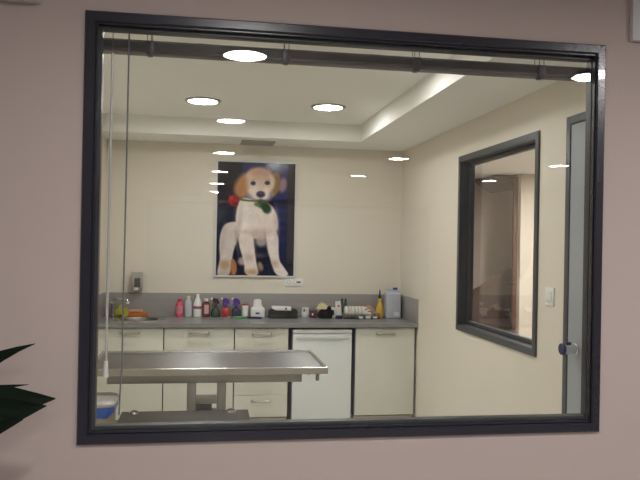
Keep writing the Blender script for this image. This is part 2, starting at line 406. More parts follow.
# ------------------------------------------------------------------ poster of a puppy
PX0, PX1, PZ0, PZ1 = .0875, .8326, 1.265, 2.336
t = thing('framed_poster', ((PX0 + PX1) / 2, YB, PZ0), 'framed poster of a cream puppy holding a red rose in its mouth', 'poster')
pw, ph = PX1 - PX0, PZ1 - PZ0; hw = pw / 2; fb = .016
b = MB()
for poly in ([(-hw, 0), (-hw + fb, fb), (-hw + fb, ph - fb), (-hw, ph)], [(hw, ph), (hw - fb, ph - fb), (hw - fb, fb), (hw, 0)],
             [(-hw, ph), (-hw + fb, ph - fb), (hw - fb, ph - fb), (hw, ph)], [(hw, 0), (hw - fb, fb), (-hw + fb, fb), (-hw, 0)]):
    b.prism(poly, 'Y', -.022, -.001, .002)
b.build('picture_frame', 'white_frame', t)
def paint(W=150, H=220):
    X, Y = np.meshgrid(217.2 + (np.arange(W) + .5) / W * 78.0, 162.0 + (np.arange(H) + .5) / H * 114.5)
    rng = np.random.RandomState(3)
    img = np.zeros((H, W, 3)); img[:] = (20, 20, 30)
    def sm(d, s): return np.clip(.5 - d / (2 * s), 0, 1)
    def mixc(a, c): 
        nonlocal img
        img = img * (1 - a[..., None]) + np.array(c, float) * a[..., None]
    def rect(x0, x1, y0, y1, c, s=.8, o=1):
        mixc(o * sm(np.maximum(np.maximum(x0 - X, X - x1), np.maximum(y0 - Y, Y - y1)), s), c)
    def ell(cx, cy, rx, ry, c, ang=0, s=.7, o=1):
        ca, sa = math.cos(math.radians(ang)), math.sin(math.radians(ang))
        u = ((X - cx) * ca + (Y - cy) * sa) / rx; w_ = (-(X - cx) * sa + (Y - cy) * ca) / ry
        mixc(o * sm((np.sqrt(u * u + w_ * w_) - 1) * min(rx, ry), s), c)
    def poly(pts, c, s=.8, o=1, smooth=2):
        P = np.array(pts, float)
        for _ in range(smooth):
            Q = np.roll(P, -1, 0); P = np.stack([P * .75 + Q * .25, P * .25 + Q * .75], 1).reshape(-1, 2)
        ins = np.zeros(X.shape, bool); dist = np.full(X.shape, 1e9)
        for (xa, ya), (xb, yb) in zip(P, np.roll(P, -1, 0)):
            cond = ((ya > Y) != (yb > Y)); ins ^= cond & (X < (xb - xa) * (Y - ya) / ((yb - ya) if abs(yb - ya) > 1e-9 else 1e-9) + xa)
            l2 = (xb - xa) ** 2 + (yb - ya) ** 2 + 1e-9
            tt = np.clip(((X - xa) * (xb - xa) + (Y - ya) * (yb - ya)) / l2, 0, 1)
            dist = np.minimum(dist, np.hypot(X - xa - tt * (xb - xa), Y - ya - tt * (yb - ya)))
        mixc(o * sm(np.where(ins, -dist, dist), s), c)
    rect(210, 241.5, 150, 206, (44, 41, 44), 3); rect(241.5, 289, 150, 200, (48, 52, 100), 1.2)  # print's own grey and blue, with the glass reflection's pale veil painted in
    rect(274, 287, 200, 262, (32, 35, 80), 2, .8); rect(287.5, 300, 150, 280, (58, 54, 54), 1.5)
    rect(210, 300, 262, 280, (26, 26, 38), 4)
    for yy in (210, 219, 228, 240): ell(281, yy, 5, 2.2, (48, 52, 112), 0, 1.5, .6)
    # body
    ell(282.5, 184, 4.2, 7.5, (172, 140, 142), 8, 1.4, .9)
    poly([(227, 223), (221.5, 231), (219.8, 245), (221.5, 261), (218.5, 271), (219, 277), (231.5, 277), (233, 262), (234.5, 250), (239, 240), (240, 222)], (220, 208, 200))
    poly([(232, 258), (237, 262), (238.5, 271), (236, 277), (232, 275)], (190, 122, 60))
    ell(226, 266, 5, 5, (186, 148, 108), 0, 2.5, .8); ell(225, 275, 6, 3, (205, 190, 170), 0, 1.5, .8)
    poly([(240, 196), (256, 201), (271, 203), (278, 215), (279, 232), (268, 240), (250, 239), (237, 236), (235.5, 215)], (236, 222, 212))
    ell(246, 218, 8, 14, (250, 243, 237), 0, 6, .8); ell(265, 222, 8, 12, (242, 227, 217), 0, 6, .6)
    ell(262, 241, 6, 6, (190, 176, 170), 0, 2, .9); ell(256, 235, 14, 3, (205, 180, 165), 4, 2.5, .6)
    ell(243, 262, 4, 4, (196, 176, 168), 30, 1.5, .9); ell(261.5, 267, 2.6, 4.6, (176, 148, 116), -20, 1, .9); ell(261, 256, 5, 2, (120, 110, 112), 0, 2, .7)
    poly([(238, 233), (254, 234), (255.5, 250), (257, 262), (261, 277), (246, 277), (245, 262), (240, 248)], (238, 224, 214))
    poly([(266, 230), (279.5, 230), (279.5, 260), (285, 267), (292, 277), (277, 277), (272, 262), (267.5, 248)], (240, 228, 220))
    ell(253, 273, 6, 3.2, (196, 152, 110), 0, 2, .8); ell(276, 264, 4, 3, (200, 170, 145), 40, 2, .6); ell(250, 258, 5, 4, (214, 188, 168), 0, 2.5, .7)
    ell(239, 228, 2, 12, (188, 168, 158), 8, 2, .6); ell(262, 232, 12, 4, (206, 186, 174), 0, 3, .55); ell(277, 222, 2.2, 12, (206, 184, 170), -4, 2, .6); ell(224, 240, 2, 14, (186, 170, 160), 6, 2, .5)
    for cx_, cy_, k_ in ((238, 246, 10), (256, 248, 8), (266.5, 242, 8)): ell(cx_, cy_, 1.1, k_, (150, 128, 118), -8, 1.2, .5)
    # head
    poly([(273, 170), (279, 171), (280.5, 182), (278, 192), (272, 198), (270, 186)], (150, 118, 76))
    ell(258.5, 181.5, 16, 14.2, (232, 206, 182), 0, 1.4)
    ell(260, 172, 11, 5.5, (208, 160, 138), 0, 3, .85); ell(250, 187, 8, 8, (248, 232, 216), 0, 4, .7)
    poly([(244, 172), (238, 178), (233, 188), (236, 197), (245, 199), (248, 190), (247, 180)], (196, 146, 106), 2.6)
    ell(240, 190, 4, 6, (184, 120, 76), 0, 3, .6)
    ell(260, 194, 11, 8, (250, 234, 220), 0, 2.5, .9); ell(261, 183, 3, 8, (226, 200, 180), 0, 2.5, .7)
    ell(252.6, 183, 2.5, 2.1, (46, 46, 74), 0, .8); ell(267, 182.2, 2.6, 2.1, (46, 46, 74), 0, .8)
    ell(252.2, 179.5, 3, 1, (196, 160, 140), -10, 1, .6); ell(267.5, 178.8, 3, 1, (190, 152, 130), 10, 1, .6)
    ell(260.5, 194, 4.3, 3.2, (48, 50, 76), 0, .9); ell(260.3, 192.8, 1.6, .8, (110, 112, 140), 0, .6, .7)
    rect(260, 260.9, 196, 199.5, (90, 66, 66), .5, .7); ell(260.5, 200.4, 6.5, 1.2, (110, 74, 72), 0, .8, .8)
    # rose
    poly([(238, 198.5), (247, 199.8), (258, 200.5), (258, 202), (246, 201.6), (238, 200.6)], (96, 118, 74), .5, 1, 1)
    ell(262, 204, 5.5, 4.2, (66, 92, 58), 20, 1.2); ell(266.5, 208, 4.5, 5.5, (46, 72, 42), -25, 1.2); ell(257, 204.5, 3, 2, (112, 134, 92), 20, .8)
    ell(233.4, 201, 5.2, 5.6, (168, 44, 46), 10, 1.1); ell(235, 204.2, 3, 2.6, (124, 34, 38), 20, 1, .8); ell(231, 198.6, 2, 2, (214, 84, 80), 0, 1, .7)
    lum = img.mean(2, keepdims=True) / 255
    n = rng.normal(0, 1, (H, W))
    for _ in range(2): n = (n + np.roll(n, 1, 0) + np.roll(n, -1, 0) + np.roll(n, 1, 1)) / 4
    n2 = rng.normal(0, 1, (H // 10 + 2, W // 10 + 2)); n2 = np.kron(n2, np.ones((10, 10)))[:H, :W]
    for _ in range(14): n2 = (n2 + np.roll(n2, 1, 0) + np.roll(n2, -1, 0) + np.roll(n2, 1, 1) + np.roll(n2, -1, 1)) / 5
    img = img * (1 + (.035 * n + .02 * n2)[..., None] * np.clip(lum * 1.6 - .3, 0, 1))
    img += rng.normal(0, 3, img.shape[:2])[..., None]
    return np.clip(img, 0, 255)
def make_print(W=150, H=220):
    img = paint(W, H) / 255.0
    lin = np.where(img <= .04045, img / 12.92, ((img + .055) / 1.055) ** 2.4)
    xs = np.linspace(-hw + fb - .001, hw - fb + .001, W + 1); zs = np.linspace(ph - fb + .001, fb - .001, H + 1)
    verts = [(x, -.012, z) for z in zs for x in xs]
    faces = [(j * (W + 1) + i, (j + 1) * (W + 1) + i, (j + 1) * (W + 1) + i + 1, j * (W + 1) + i + 1) for j in range(H) for i in range(W)]
    n0 = len(verts)   # backing board so that the sheet has thickness
    verts += [(xs[0], -.002, zs[0]), (xs[-1], -.002, zs[0]), (xs[-1], -.002, zs[-1]), (xs[0], -.002, zs[-1])]
    faces.append((n0, n0 + 1, n0 + 2, n0 + 3))
    me = bpy.data.meshes.new('print'); me.from_pydata(verts, [], faces)
    at = me.color_attributes.new('ink', 'FLOAT_COLOR', 'CORNER')
    buf = np.zeros((len(me.loops), 4), np.float32); buf[:, 3] = 1
    buf[:W * H * 4, :3] = np.repeat(lin.reshape(-1, 3), 4, 0)
    at.data.foreach_set('color', buf.ravel())
    m = bpy.data.materials.new('poster_ink'); m.use_nodes = True
    bs = m.node_tree.nodes['Principled BSDF']; bs.inputs['Roughness'].default_value = .12
    bs.inputs['Specular IOR Level'].default_value = .6
    a = m.node_tree.nodes.new('ShaderNodeVertexColor'); a.layer_name = 'ink'
    hs = m.node_tree.nodes.new('ShaderNodeBrightContrast'); hs.inputs['Bright'].default_value = 0
    m.node_tree.links.new(a.outputs['Color'], hs.inputs['Color']); m.node_tree.links.new(hs.outputs['Color'], bs.inputs['Base Color'])
    me.materials.append(m)
    o = bpy.data.objects.new('print', me); COL.objects.link(o); o.parent = t
make_print()

# ------------------------------------------------------------------ outlet, switch, soap dispenser
t = thing('wall_outlet', (.822, YB, 1.187), 'white double wall outlet just under the lower right corner of the poster', 'outlet')
for i, x in enumerate((-.045, .045)):
    p = MB().box(x - .042, x + .042, -.011, 0, 0, .070, .003).build('outlet_plate', 'white_plastic', t)
    if i == 0: MB().lathe([(.014, .0), (.022, .0), (.022, .003), (.014, .003), (.014, 0)], (x, -.011, .036), rot=Matrix.Rotation(PI / 2, 3, 'X')).build('socket_ring', 'fridge_grip', p)
    else: MB().box(x - .020, x + .020, -.0125, -.0105, .030, .044, .001).build('slot', 'black', p)
t = thing('light_switch', (XR, 3.585, 1.277), 'white light switch on the cream wall between side window and door', 'switch')
p = MB().box(-.010, 0, -.046, .046, 0, .097, .003).build('switch_plate', 'white_plastic', t)
MB().box(-.015, -.009, -.028, .028, .022, .078, .002, rot=Matrix.Rotation(.06, 3, 'Y')).build('rocker', 'fridge_trim', t)

t = thing('soap_dispenser', (-.588, YB, 1.131), 'grey wall soap dispenser hanging above the splashback beside the sink', 'soap dispenser')
MB().prism([(-.0, .02), (-.075, .0), (-.095, .03), (-.095, .12), (-.07, .17), (0, .17)], 'X', -.048, .048, .008).build('body', 'soap_body', t)
MB().prism([(-.0955, .04), (-.0985, .05), (-.0985, .11), (-.0955, .12), (-.094, .08)], 'X', -.022, .03, .0).build('window_strip', 'soap_dark', t)
MB().box(-.026, .012, -.105, -.0945, .008, .036, .003).build('push_button', 'fridge_grip', t)

# ------------------------------------------------------------------ kitchen run
def cabinet(name, x0, x1, label, fronts, group, kick=True, back=6.545):
    cx = (x0 + x1) / 2; h = (x1 - x0) / 2
    t = thing(name, (cx, 6.0, 0), label, 'cabinet', group)
    b = MB()
    b.box(-h, -h + .018, .021, back - 6.0, .1, .868).box(h - .018, h, .021, back - 6.0, .1, .868)
    b.box(-h + .018, h - .018, .021, back - 6.0, .1, .118).box(-h + .018, h - .018, back - 6.012, back - 6.0, .118, .868)
    b.build('carcass', 'carcass', t, smooth=False)
    MB().box(-h + .005, h - .005, .045, .06, 0, .1).build('plinth', 'kick', t, smooth=False)
    for part, z0, z1, hz in fronts:
        f = MB().box(-h + .003, h - .003, 0, .02, z0, z1, .0015).build(part, 'cabinet', t)
        hb = MB().tube([(-.075, -.001, hz), (-.075, -.03, hz), (-.072, -.034, hz), (.072, -.034, hz), (.075, -.03, hz), (.075, -.001, hz)], .0075, 10)
        hb.build('handle', 'handle', f)
    return t
gk = 'cream base cabinets under the worktop'
cabinet('base_cabinet', -.862, -.322, 'cream base cabinet with one door under the sink at the left end', [('door', .113, .862, .825)], gk)
cabinet('base_cabinet', -.319, .258, 'cream base cabinet with one door behind the exam table, left of the drawers', [('door', .113, .862, .825)], gk)
zs = [.113, .299, .487, .675, .862]
cabinet('drawer_cabinet', .262, .717, 'cream cabinet of four drawers immediately left of the small fridge',
        [('drawer', a + .0015, c - .0015, c - .047) for a, c in zip(zs, zs[1:])], gk)
cabinet('base_cabinet', 1.297, 1.826, 'cream base cabinet with one door right of the fridge, against the side wall', [('door', .113, .862, .815)], gk)

t = thing('small_fridge', (1.008, 5.99, 0), 'white undercounter fridge with a long grip under the worktop', 'fridge')
MB().box(-.252, .252, .045, .50, .03, .845, .004).build('body', 'fridge', t)
f = MB().box(-.255, .255, 0, .042, .055, .815, .006).build('door', 'fridge', t)
MB().box(-.228, .228, -.013, -.0, .772, .794, .004).build('grip', 'fridge_grip', f)
MB().box(-.255, .255, .0, .045, .82, .852, .003).build('top_trim', 'fridge_trim', t)
for x in (-.22, .22):
    for y in (.08, .45): MB().cyl((x, y, 0), .018, .032).build('foot', 'black', t)

SX, SY, SH = -.547, 6.300, .17
b = MB(); wz0, wz1 = .872, .906
b.box(XL, SX - SH, 5.968, YB, wz0, wz1).box(SX + SH, XR, 5.968, YB, wz0, wz1).box(SX - SH, SX + SH, 5.968, SY - SH, wz0, wz1).box(SX - SH, SX + SH, SY + SH, YB, wz0, wz1)
bmesh.ops.remove_doubles(b.bm, verts=b.bm.verts[:], dist=1e-5)
tag(b.build('worktop', 'worktop', smooth=False), 'long grey worktop running across the back of the treatment room', 'worktop')
b = MB().box(XL + .001, XR - .001, YB - .014, YB - .0005, .906, 1.117, .001).box(XL, XL + .014, 5.972, YB - .014, .906, 1.117, .001).box(XR - .014, XR, 5.972, YB - .014, .906, 1.117, .001)
tag(b.build('splashback', 'splash'), 'grey splashback strip along the back wall, returning at both ends', 'splashback')
t = thing('sink', (SX, SY, .906), 'round steel sink set into the left end of the worktop', 'sink')
MB().lathe([(.163, .0), (.163, .002), (.185, .004), (.22, .003), (.226, .0)], n=40).build('rim', 'chrome', t)
MB().lathe([(.163, .002), (.155, -.02), (.150, -.12), (.12, -.145), (.03, -.15), (0, -.15)], n=40).build('bowl', 'steel_dark', t)
MB().cyl((0, 0, -.1495), .028, .004).build('drain', 'black', t)
t = thing('tap', (-.785, 6.45, .9062), 'slim chrome tap with a thin spout at the left of the sink', 'tap')
MB().cyl((0, 0, 0), .024, .03).cyl((0, 0, .03), .016, .09).build('tap_body', 'steel_dark', t)
MB().tube([(0, 0, .10), (0, 0, .145), (.02, -.02, .160), (.08, -.06, .163), (.13, -.09, .163), (.135, -.095, .15), (.135, -.095, .143)], .008).build('spout', 'chrome', t)
MB().cyl((.135, -.095, .128), .012, .018).build('spout_tip', 'white_plastic', t)
MB().tube([(0, 0, .115), (-.01, -.05, .135)], .006).build('lever', 'chrome', t)

# ------------------------------------------------------------------ things on the worktop
WT = .906
t = MB()
t.prism([(-.062, 0), (-.03, 0), (.0, .02), (.03, .0), (.062, .0), (.066, .03), (.05, .075), (.034, .05), (.022, .098), (.002, .092), (-.012, .06), (-.038, .05), (-.05, .02)], 'Y', -.02, .015, .005)
t.crumple(.004, 4)
for v_ in t.bm.verts: v_.co.x *= 1.25; v_.co.z *= 1.12
o = t.build('cleaning_cloth', 'yellow_cloth'); o.location = (-.736, 6.515, WT); tag(o, 'yellow crumpled cleaning cloth standing beside the tap', 'cloth')
b = MB().box(-.098, .098, -.012, .030, 0, .030, .01).crumple(.003, 2)
o = b.build('folded_cloth', 'orange'); o.location = (-.590, 6.51, .9105); tag(o, 'orange folded cloth lying behind the sink', 'cloth')
b = MB().box(-.062, .058, -.010, .026, 0, .024, .007).crumple(.002, 9)
o = b.build('sponge', 'peach'); o.location = (-.596, 6.511, .944); tag(o, 'peach sponge resting on top of the orange cloth', 'sponge')

def bottle(name, x, y, label, body, cap, prof, capspec, labelspec=None, cat='bottle', group='bottles along the splashback'):
    t = thing(name, (x, y, WT), label, cat, group)
    MB().lathe([(0, 0)] + prof, n=28).build('body', body, t)
    r, z0, z1 = capspec[:3]
    MB().cyl((0, 0, z0), r, z1 - z0, 'Z', 20, capspec[3] if len(capspec) > 3 else None).build('cap', cap, t)
    for lm, r, z0, z1 in (labelspec or []):
        MB().lathe([(r, z0), (r + .0008, z0), (r + .0008, z1), (r, z1), (r, z0)], n=28).build('label_band', lm, t)
    return t
YO = 6.505
bottle('plastic_bottle', -.214, YO, 'pink bottle with a red cap at the left end of the bottle row', 'pink_liquid', 'red_cap',
       [(.026, 0), (.031, .004), (.031, .11), (.026, .125), (.015, .135), (.015, .14)], (.017, .137, .163), [('pink_label', .0312, .03, .10)])
bottle('plastic_bottle', -.137, YO, 'cloudy clear bottle with a cream cap between pink and white bottles', 'clear_bottle', 'cream_cap',
       [(.028, 0), (.034, .004), (.034, .12), (.028, .145), (.016, .158), (.016, .163)], (.018, .160, .187))
t = bottle('plastic_bottle', -.054, YO, 'white bottle with long neck and a magenta band on its front', 'white_plastic', 'white_plastic',
       [(.032, 0), (.037, .004), (.037, .105), (.030, .14), (.015, .172), (.013, .18)], (.014, .178, .206), [('magenta', .0373, .083, .098), ('navy', .0373, .076, .083)])
bottle('plastic_bottle', .022, YO, 'dark red bottle with white cap and pale label', 'dark_red', 'white_plastic',
       [(.030, 0), (.035, .004), (.035, .115), (.028, .132), (.016, .138), (.016, .142)], (.018, .14, .165))
p = MB().prism([(-.016, .03), (.024, .03), (.024, .112), (-.016, .112)], 'Y', -.0365, -.0325, .0005).build('label_patch', 'pink_label', bpy.data.objects['plastic_bottle.003'])
p.data.materials[0] = mat('pale_label', (.62, .42, .40, 1), .7)
def spray(x, y, label, liquid, trig, profile):
    t = thing('spray_bottle', (x, y, WT), label, 'spray bottle', 'trigger spray bottles')
    MB().lathe([(0, 0)] + profile, n=28, sy=.8).build('body', liquid, t)
    b = MB().prism([(-.028, .158), (-.024, .172), (.020, .166), (.036, .13), (.034, .118), (.014, .12), (.012, .09), (-.012, .09), (-.012, .128), (-.020, .140)], 'Y', -.013, .013, .003)
    b.prism([(-.020, .146), (-.012, .140), (-.020, .112), (-.030, .100), (-.034, .104), (-.027, .116)], 'Y', -.005, .005, .0015)
    b.build('trigger_head', trig, t)
    MB().cyl((-.043, 0, .165), .009, .017, 'X', 14).build('nozzle', 'white_plastic', t)
    return t
sp = [(.036, 0), (.041, .005), (.043, .035), (.038, .06), (.022, .078), (.014, .086), (.014, .1)]
spray(.106, YO - .01, 'dark green spray bottle with a maroon-black trigger head', 'dark_green', 'maroon', sp)
spray(.198, YO - .01, 'red spray bottle with a purple trigger head', 'red_liquid', 'purple', [(.036, 0), (.040, .005), (.040, .045), (.036, .064), (.022, .078), (.014, .086), (.014, .1)])
spray(.292, YO - .01, 'blue-black spray bottle with a purple trigger, last in the spray row', 'blue_black', 'purple', [(.036, 0), (.041, .005), (.041, .055), (.036, .07), (.022, .08), (.014, .086), (.014, .1)])
t = thing('pill_pot', (.374, YO + .005, WT), 'small cream-white pot with a thin red lid', 'pot')
MB().lathe([(0, 0), (.026, 0), (.029, .004), (.029, .105), (0, .105)], n=24).build('pot_body', 'white_plastic', t)
MB().cyl((0, 0, .1055), .030, .012).build('lid', 'red_cap', t)
t = thing('tissue_dispenser', (.486, 6.50, WT), 'white dispenser box with a rounded paper top and blue mark', 'dispenser')
MB().box(-.062, .062, -.045, .03, 0, .085, .008).build('box', 'white_plastic', t)
MB().lathe([(0, .085), (.052, .085), (.045, .10), (.036, .118), (.036, .145), (.024, .162), (0, .166)], n=20, sy=.7).crumple(.003, 3).build('paper_top', 'white_paper', t)
MB().box(-.020, .016, -.0465, -.0445, .030, .046).build('blue_mark', 'label_blue', t)
t = thing('hand_tool', (.30, 6.31, WT), 'long tool with silver head, green sleeve and navy handle lying on the worktop', 'tool')
MB().cyl((-.035, .07, .010), .0095, .125, 'X', 14).build('sleeve', 'bright_green', t)
MB().tube([(.088, .067, .009), (.14, .05, .0095), (.21, .02, .0095)], [.009, .0095, .0085], 12).build('handle', 'navy', t)
MB().lathe([(0, 0), (.016, 0), (.016, .018), (0, .02)], (-.070, .055, 0)).tube([(-.07, .055, .01), (-.035, .07, .010)], .006).lathe([(0, 0), (.010, 0), (.010, .014), (0, .016)], (-.098, .055, 0)).build('head', 'chrome', t)
t = thing('instrument_case', (.711, 6.42, WT), 'black rounded instrument case lying on the worktop below the outlet', 'case')
MB().box(-.13, .13, -.05, .05, 0, .036, .010).build('base', 'black', t)
MB().prism([(-.13, .037), (.13, .037), (.13, .062), (.118, .084), (.09, .086), (.07, .066), (-.07, .066), (-.09, .086), (-.118, .084), (-.13, .062)], 'Y', -.05, .05, .004).build('lid', 'black', t)
t = thing('white_box', (.690, 6.42, WT + .068), 'slim white carton resting on the black instrument case', 'box')
MB().box(-.080, .092, -.028, .028, 0, .036, .003, rot=Matrix.Rotation(.03, 3, 'Y')).build('carton', 'white_plastic', t)
t.location.z += .0025
MB().lathe([(0, 0), (.009, 0), (.009, .002), (0, .002)], (.045, -.0285, .016), rot=Matrix.Rotation(PI / 2, 3, 'X'), n=14).build('dark_spot', 'black', t)
t = thing('cream_tub', (.928, YO, WT), 'little white tub with a blue mark and wider base', 'tub')
MB().lathe([(0, 0), (.036, 0), (.038, .003), (.038, .036), (.034, .04), (0, .04)], n=24).build('base', 'white_plastic', t)
MB().lathe([(0, .0405), (.033, .0405), (.034, .086), (0, .088)], n=24).build('cup', 'white_plastic', t)
MB().box(-.022, -.008, -.0345, -.030, .054, .072).build('blue_mark', 'label_blue', t)

t = thing('maroon_box', (.995, 6.44, WT), 'small dark maroon box with a white dot, left of the black pouch', 'box')
MB().box(-.038, .030, -.03, .03, 0, .068, .005).build('carton', 'maroon', t)
MB().box(-.020, -.008, -.0315, -.0295, .026, .044).build('white_dot', 'white_plastic', t)
b = MB().lathe([(0, 0), (.062, 0), (.074, .02), (.07, .05), (.05, .07), (.03, .078), (0, .07)], n=18, sy=.7)
b.lathe([(0, .05), (.022, .05), (.02, .09), (.012, .108), (0, .11)], (.030, -.03, 0), 10).lathe([(0, .03), (.02, .03), (.018, .07), (0, .085)], (.06, -.01, 0), 10)
b.crumple(.006, 5)
o = b.build('pouch', 'black_cloth'); o.location = (1.098, 6.42, WT); tag(o, 'black crumpled cloth pouch on the worktop under yellow paper', 'pouch')
b = MB()
r = random.Random(2)
for i, a in enumerate((-80, -58, -36, -12, 10, 34, 58, 80)):
    rot = Matrix.Rotation(math.radians(a), 3, 'Y')
    b.lathe([(0, 0), (.005, .01), (.010, .034), (.006, .052), (0, .064 - .012 * (i % 3))], (0, 0, 0), 7, 1, .45, rot)
b.crumple(.002, 8)
for v_ in b.bm.verts: v_.co.z *= 1.15
o = b.build('paper_flower', 'pale_yellow'); o.location = (1.078, 6.452, WT + .077); tag(o, 'pale yellow crumpled paper bloom sitting on the black pouch', 'paper')
t = MB()
for i in range(3):
    R = .030 - .003 * i
    t.tube([(R * math.cos(a * PI / 12), R * .8 * math.sin(a * PI / 12), .006 + .009 * i) for a in range(0, 24)], .005, 8)
o = t.build('coiled_cable', 'navy'); o.location = (1.214, 6.36, WT); tag(o, 'small dark blue coil of cable lying right of the pouch', 'cable')
t = thing('carton', (1.180, 6.50, WT), 'low pale carton behind the pouch', 'box')
MB().box(-.045, .035, -.02, .025, 0, .09, .003).build('box', 'white_paper', t)
t = thing('folding_carton', (1.238, 6.462, WT), 'tall white carton with a red mark leaning beside slim dark bottles', 'box')
MB().box(-.024, .024, -.016, .016, 0, .148, .002, rot=Matrix.Rotation(-.1, 3, 'Y'), piv=(0, 0, 0)).build('box', 'white_paper', t)
t.location.z += .0024
MB().lathe([(0, 0), (.011, 0), (.011, .001), (0, .001)], (-.010, -.0163, .106), rot=Matrix.Rotation(PI / 2, 3, 'X'), n=14).build('red_mark', 'red_cap', t)
for x, y, lab in ((1.272, 6.505, 'slim dark grey-green bottle, left of two behind the bandage tray'), (1.307, 6.515, 'slim dark grey-green bottle, right of two behind the bandage tray')):
    t = thing('slim_bottle', (x, y, WT), lab, 'bottle', 'slim dark bottles')
    MB().lathe([(0, 0), (.014, 0), (.015, .003), (.015, .125), (.009, .14), (0, .14)], n=18).build('body', 'grey_green', t)
    MB().cyl((0, 0, .1405), .009, .032).build('cap', 'dark_green', t)

# clear tray with gauze rolls
t = thing('clear_tray', (1.428, 6.39, WT), 'long clear plastic tray full of white dressing rolls', 'tray')
b = MB().box(-.165, .165, -.058, .058, 0, .004).box(-.165, .165, -.058, -.0555, .004, .05).box(-.165, .165, .0555, .058, .004, .05).box(-.165, -.162, -.0555, .0555, .004, .05).box(.162, .165, -.0555, .0555, .004, .05)
b.build('tray_shell', 'tray', t, smooth=False)
for x in (-.01, .055, .12): MB().box(x - .020, x + .020, -.061, -.0582, .006, .024, .001).build('tray_tag', 'white_paper', t)
gr = 'white gauze rolls in the clear tray'
ords = ('leftmost', 'second', 'third', 'fourth', 'fifth', 'sixth')
roll = None
for i in range(6):
    loc = (1.288 + i * .0305, 6.39, WT + .0045)
    lab = 'white gauze roll standing in the clear tray, %s from the left end' % ords[i] if i else 'white gauze roll standing at the left end of the clear tray'
    if roll is None:
        roll = thing('gauze_roll', loc, lab, 'bandage', gr)
        MB().lathe([(0, 0), (.010, 0), (.046, -.001), (.054, .004), (.054, .021), (.046, .025), (0, .024)], (-.012, 0, .0548), 24, rot=Matrix.Rotation(PI / 2, 3, 'Y') @ Matrix.Rotation(0, 3, 'X')).build('roll', 'gauze', roll)
    else: copy_thing(roll, loc, lab)
for i, (x, ang, lab) in enumerate(((1.474, -.10, 'white dressing packet with red edge leaning in the clear tray, beside the rolls'), (1.506, -.16, 'white dressing packet with red edge, nearer the yellow bottle'))):
    t = thing('dressing_packet', (x, 6.385, WT + .0065), lab, 'packet', 'red-edged dressing packets')
    R_ = Matrix.Rotation(ang, 3, 'Y')
    MB().box(-.014, .014, -.04, .04, 0, .095 - i * .02, .004, rot=R_, piv=(0, 0, 0)).build('packet', 'white_paper', t)
    MB().box(-.0145, .0145, -.0405, .0405, .078 - i * .02, .088 - i * .02, .001, rot=R_, piv=(0, 0, 0)).build('red_edge', 'red_cap', t)
t = thing('elastic_bandage', (1.559, 6.39, WT + .0045), 'tan elastic bandage roll at the right end of the tray', 'bandage')
rotY = Matrix.Rotation(PI / 2, 3, 'X')
MB().lathe([(.014, -.022), (.028, -.024), (.030, -.02), (.030, .02), (.028, .024), (.014, .022), (.014, -.022)], (-.006, .008, .0305), 24, rot=rotY).build('roll', 'tan', t)
t2 = thing('elastic_bandage', (1.519, 6.479, WT), 'larger tan elastic bandage standing behind the tray, beside the yellow bottle', 'bandage')
MB().lathe([(.020, -.022), (.052, -.024), (.055, -.02), (.055, .02), (.052, .024), (.020, .022), (.020, -.022)], (0, 0, .0555), 28, rot=rotY).build('roll', 'tan', t2)

t = thing('squeeze_bottle', (1.619, 6.455, WT), 'yellow pear-shaped bottle with a black nozzle beside the blue-capped canister', 'bottle')
MB().lathe([(0, 0), (.028, 0), (.039, .008), (.042, .04), (.037, .08), (.024, .12), (.018, .15), (.018, .175), (.014, .18), (0, .18)], n=26).build('body', 'yellow', t)
MB().lathe([(0, .18), (.015, .18), (.014, .20), (.008, .215), (.007, .245), (.003, .262), (0, .262)], n=16).build('nozzle', 'black', t)
t = thing('canister', (1.740, 6.455, WT), 'translucent bluish plastic canister with a blue cap in the worktop corner', 'canister')
b = MB().box(-.070, .070, -.055, .055, 0, .235, .014, 3)
b.prism([(-.062, .225), (.062, .225), (.052, .262), (.006, .262), (-.010, .248), (-.045, .25), (-.058, .246)], 'Y', -.042, .042, .005)
b.build('body', 'jerry', t)
MB().cyl((.026, 0, .262), .022, .020).build('cap', 'blue_cap', t)
MB().tube([(-.05, 0, .244), (-.048, 0, .262), (-.035, 0, .268), (-.018, 0, .262), (-.014, 0, .247)], .007).build('grip', 'jerry', t)
MB().box(.005, .052, -.0565, -.0545, .024, .058).build('label_patch', 'white_paper', t)

# ------------------------------------------------------------------ exam table
TX0, TX1, TY0, TY1 = -.612, .692, 3.905, 4.555
t = thing('exam_table', (0, 4.23, 0), 'stainless steel veterinary exam table with raised rim in the middle of the room', 'table')
ty0, ty1 = TY0 - 4.23, TY1 - 4.23
b = MB()
b.box(TX0 + .018, TX1 - .018, ty0 + .018, ty1 - .018, .872, .886)
b.build('tabletop', 'steel', t, smooth=False)
b = MB()
b.prism([(ty0, .862), (ty0, .897), (ty0 + .004, .9), (ty0 + .014, .9), (ty0 + .018, .897), (ty0 + .020, .886), (ty0 + .020, .862)], 'X', TX0, TX1, .001)
b.prism([(ty1, .862), (ty1, .897), (ty1 - .004, .9), (ty1 - .014, .9), (ty1 - .018, .897), (ty1 - .020, .886), (ty1 - .020, .862)], 'X', TX0, TX1, .001)
b.prism([(TX0, .862), (TX0, .897), (TX0 + .004, .9), (TX0 + .014, .9), (TX0 + .018, .897), (TX0 + .020, .886), (TX0 + .020, .862)], 'Y', ty0 + .02, ty1 - .02, .001)
b.prism([(TX1, .862), (TX1, .897), (TX1 - .004, .9), (TX1 - .014, .9), (TX1 - .018, .897), (TX1 - .020, .886), (TX1 - .020, .862)], 'Y', ty0 + .02, ty1 - .02, .001)
b.build('rim', 'steel_rim', t)
MB().box(-.512, .558, 4.0 - 4.23, 4.44 - 4.23, .801, .868, .004).build('under_frame', 'steel_dark', t)
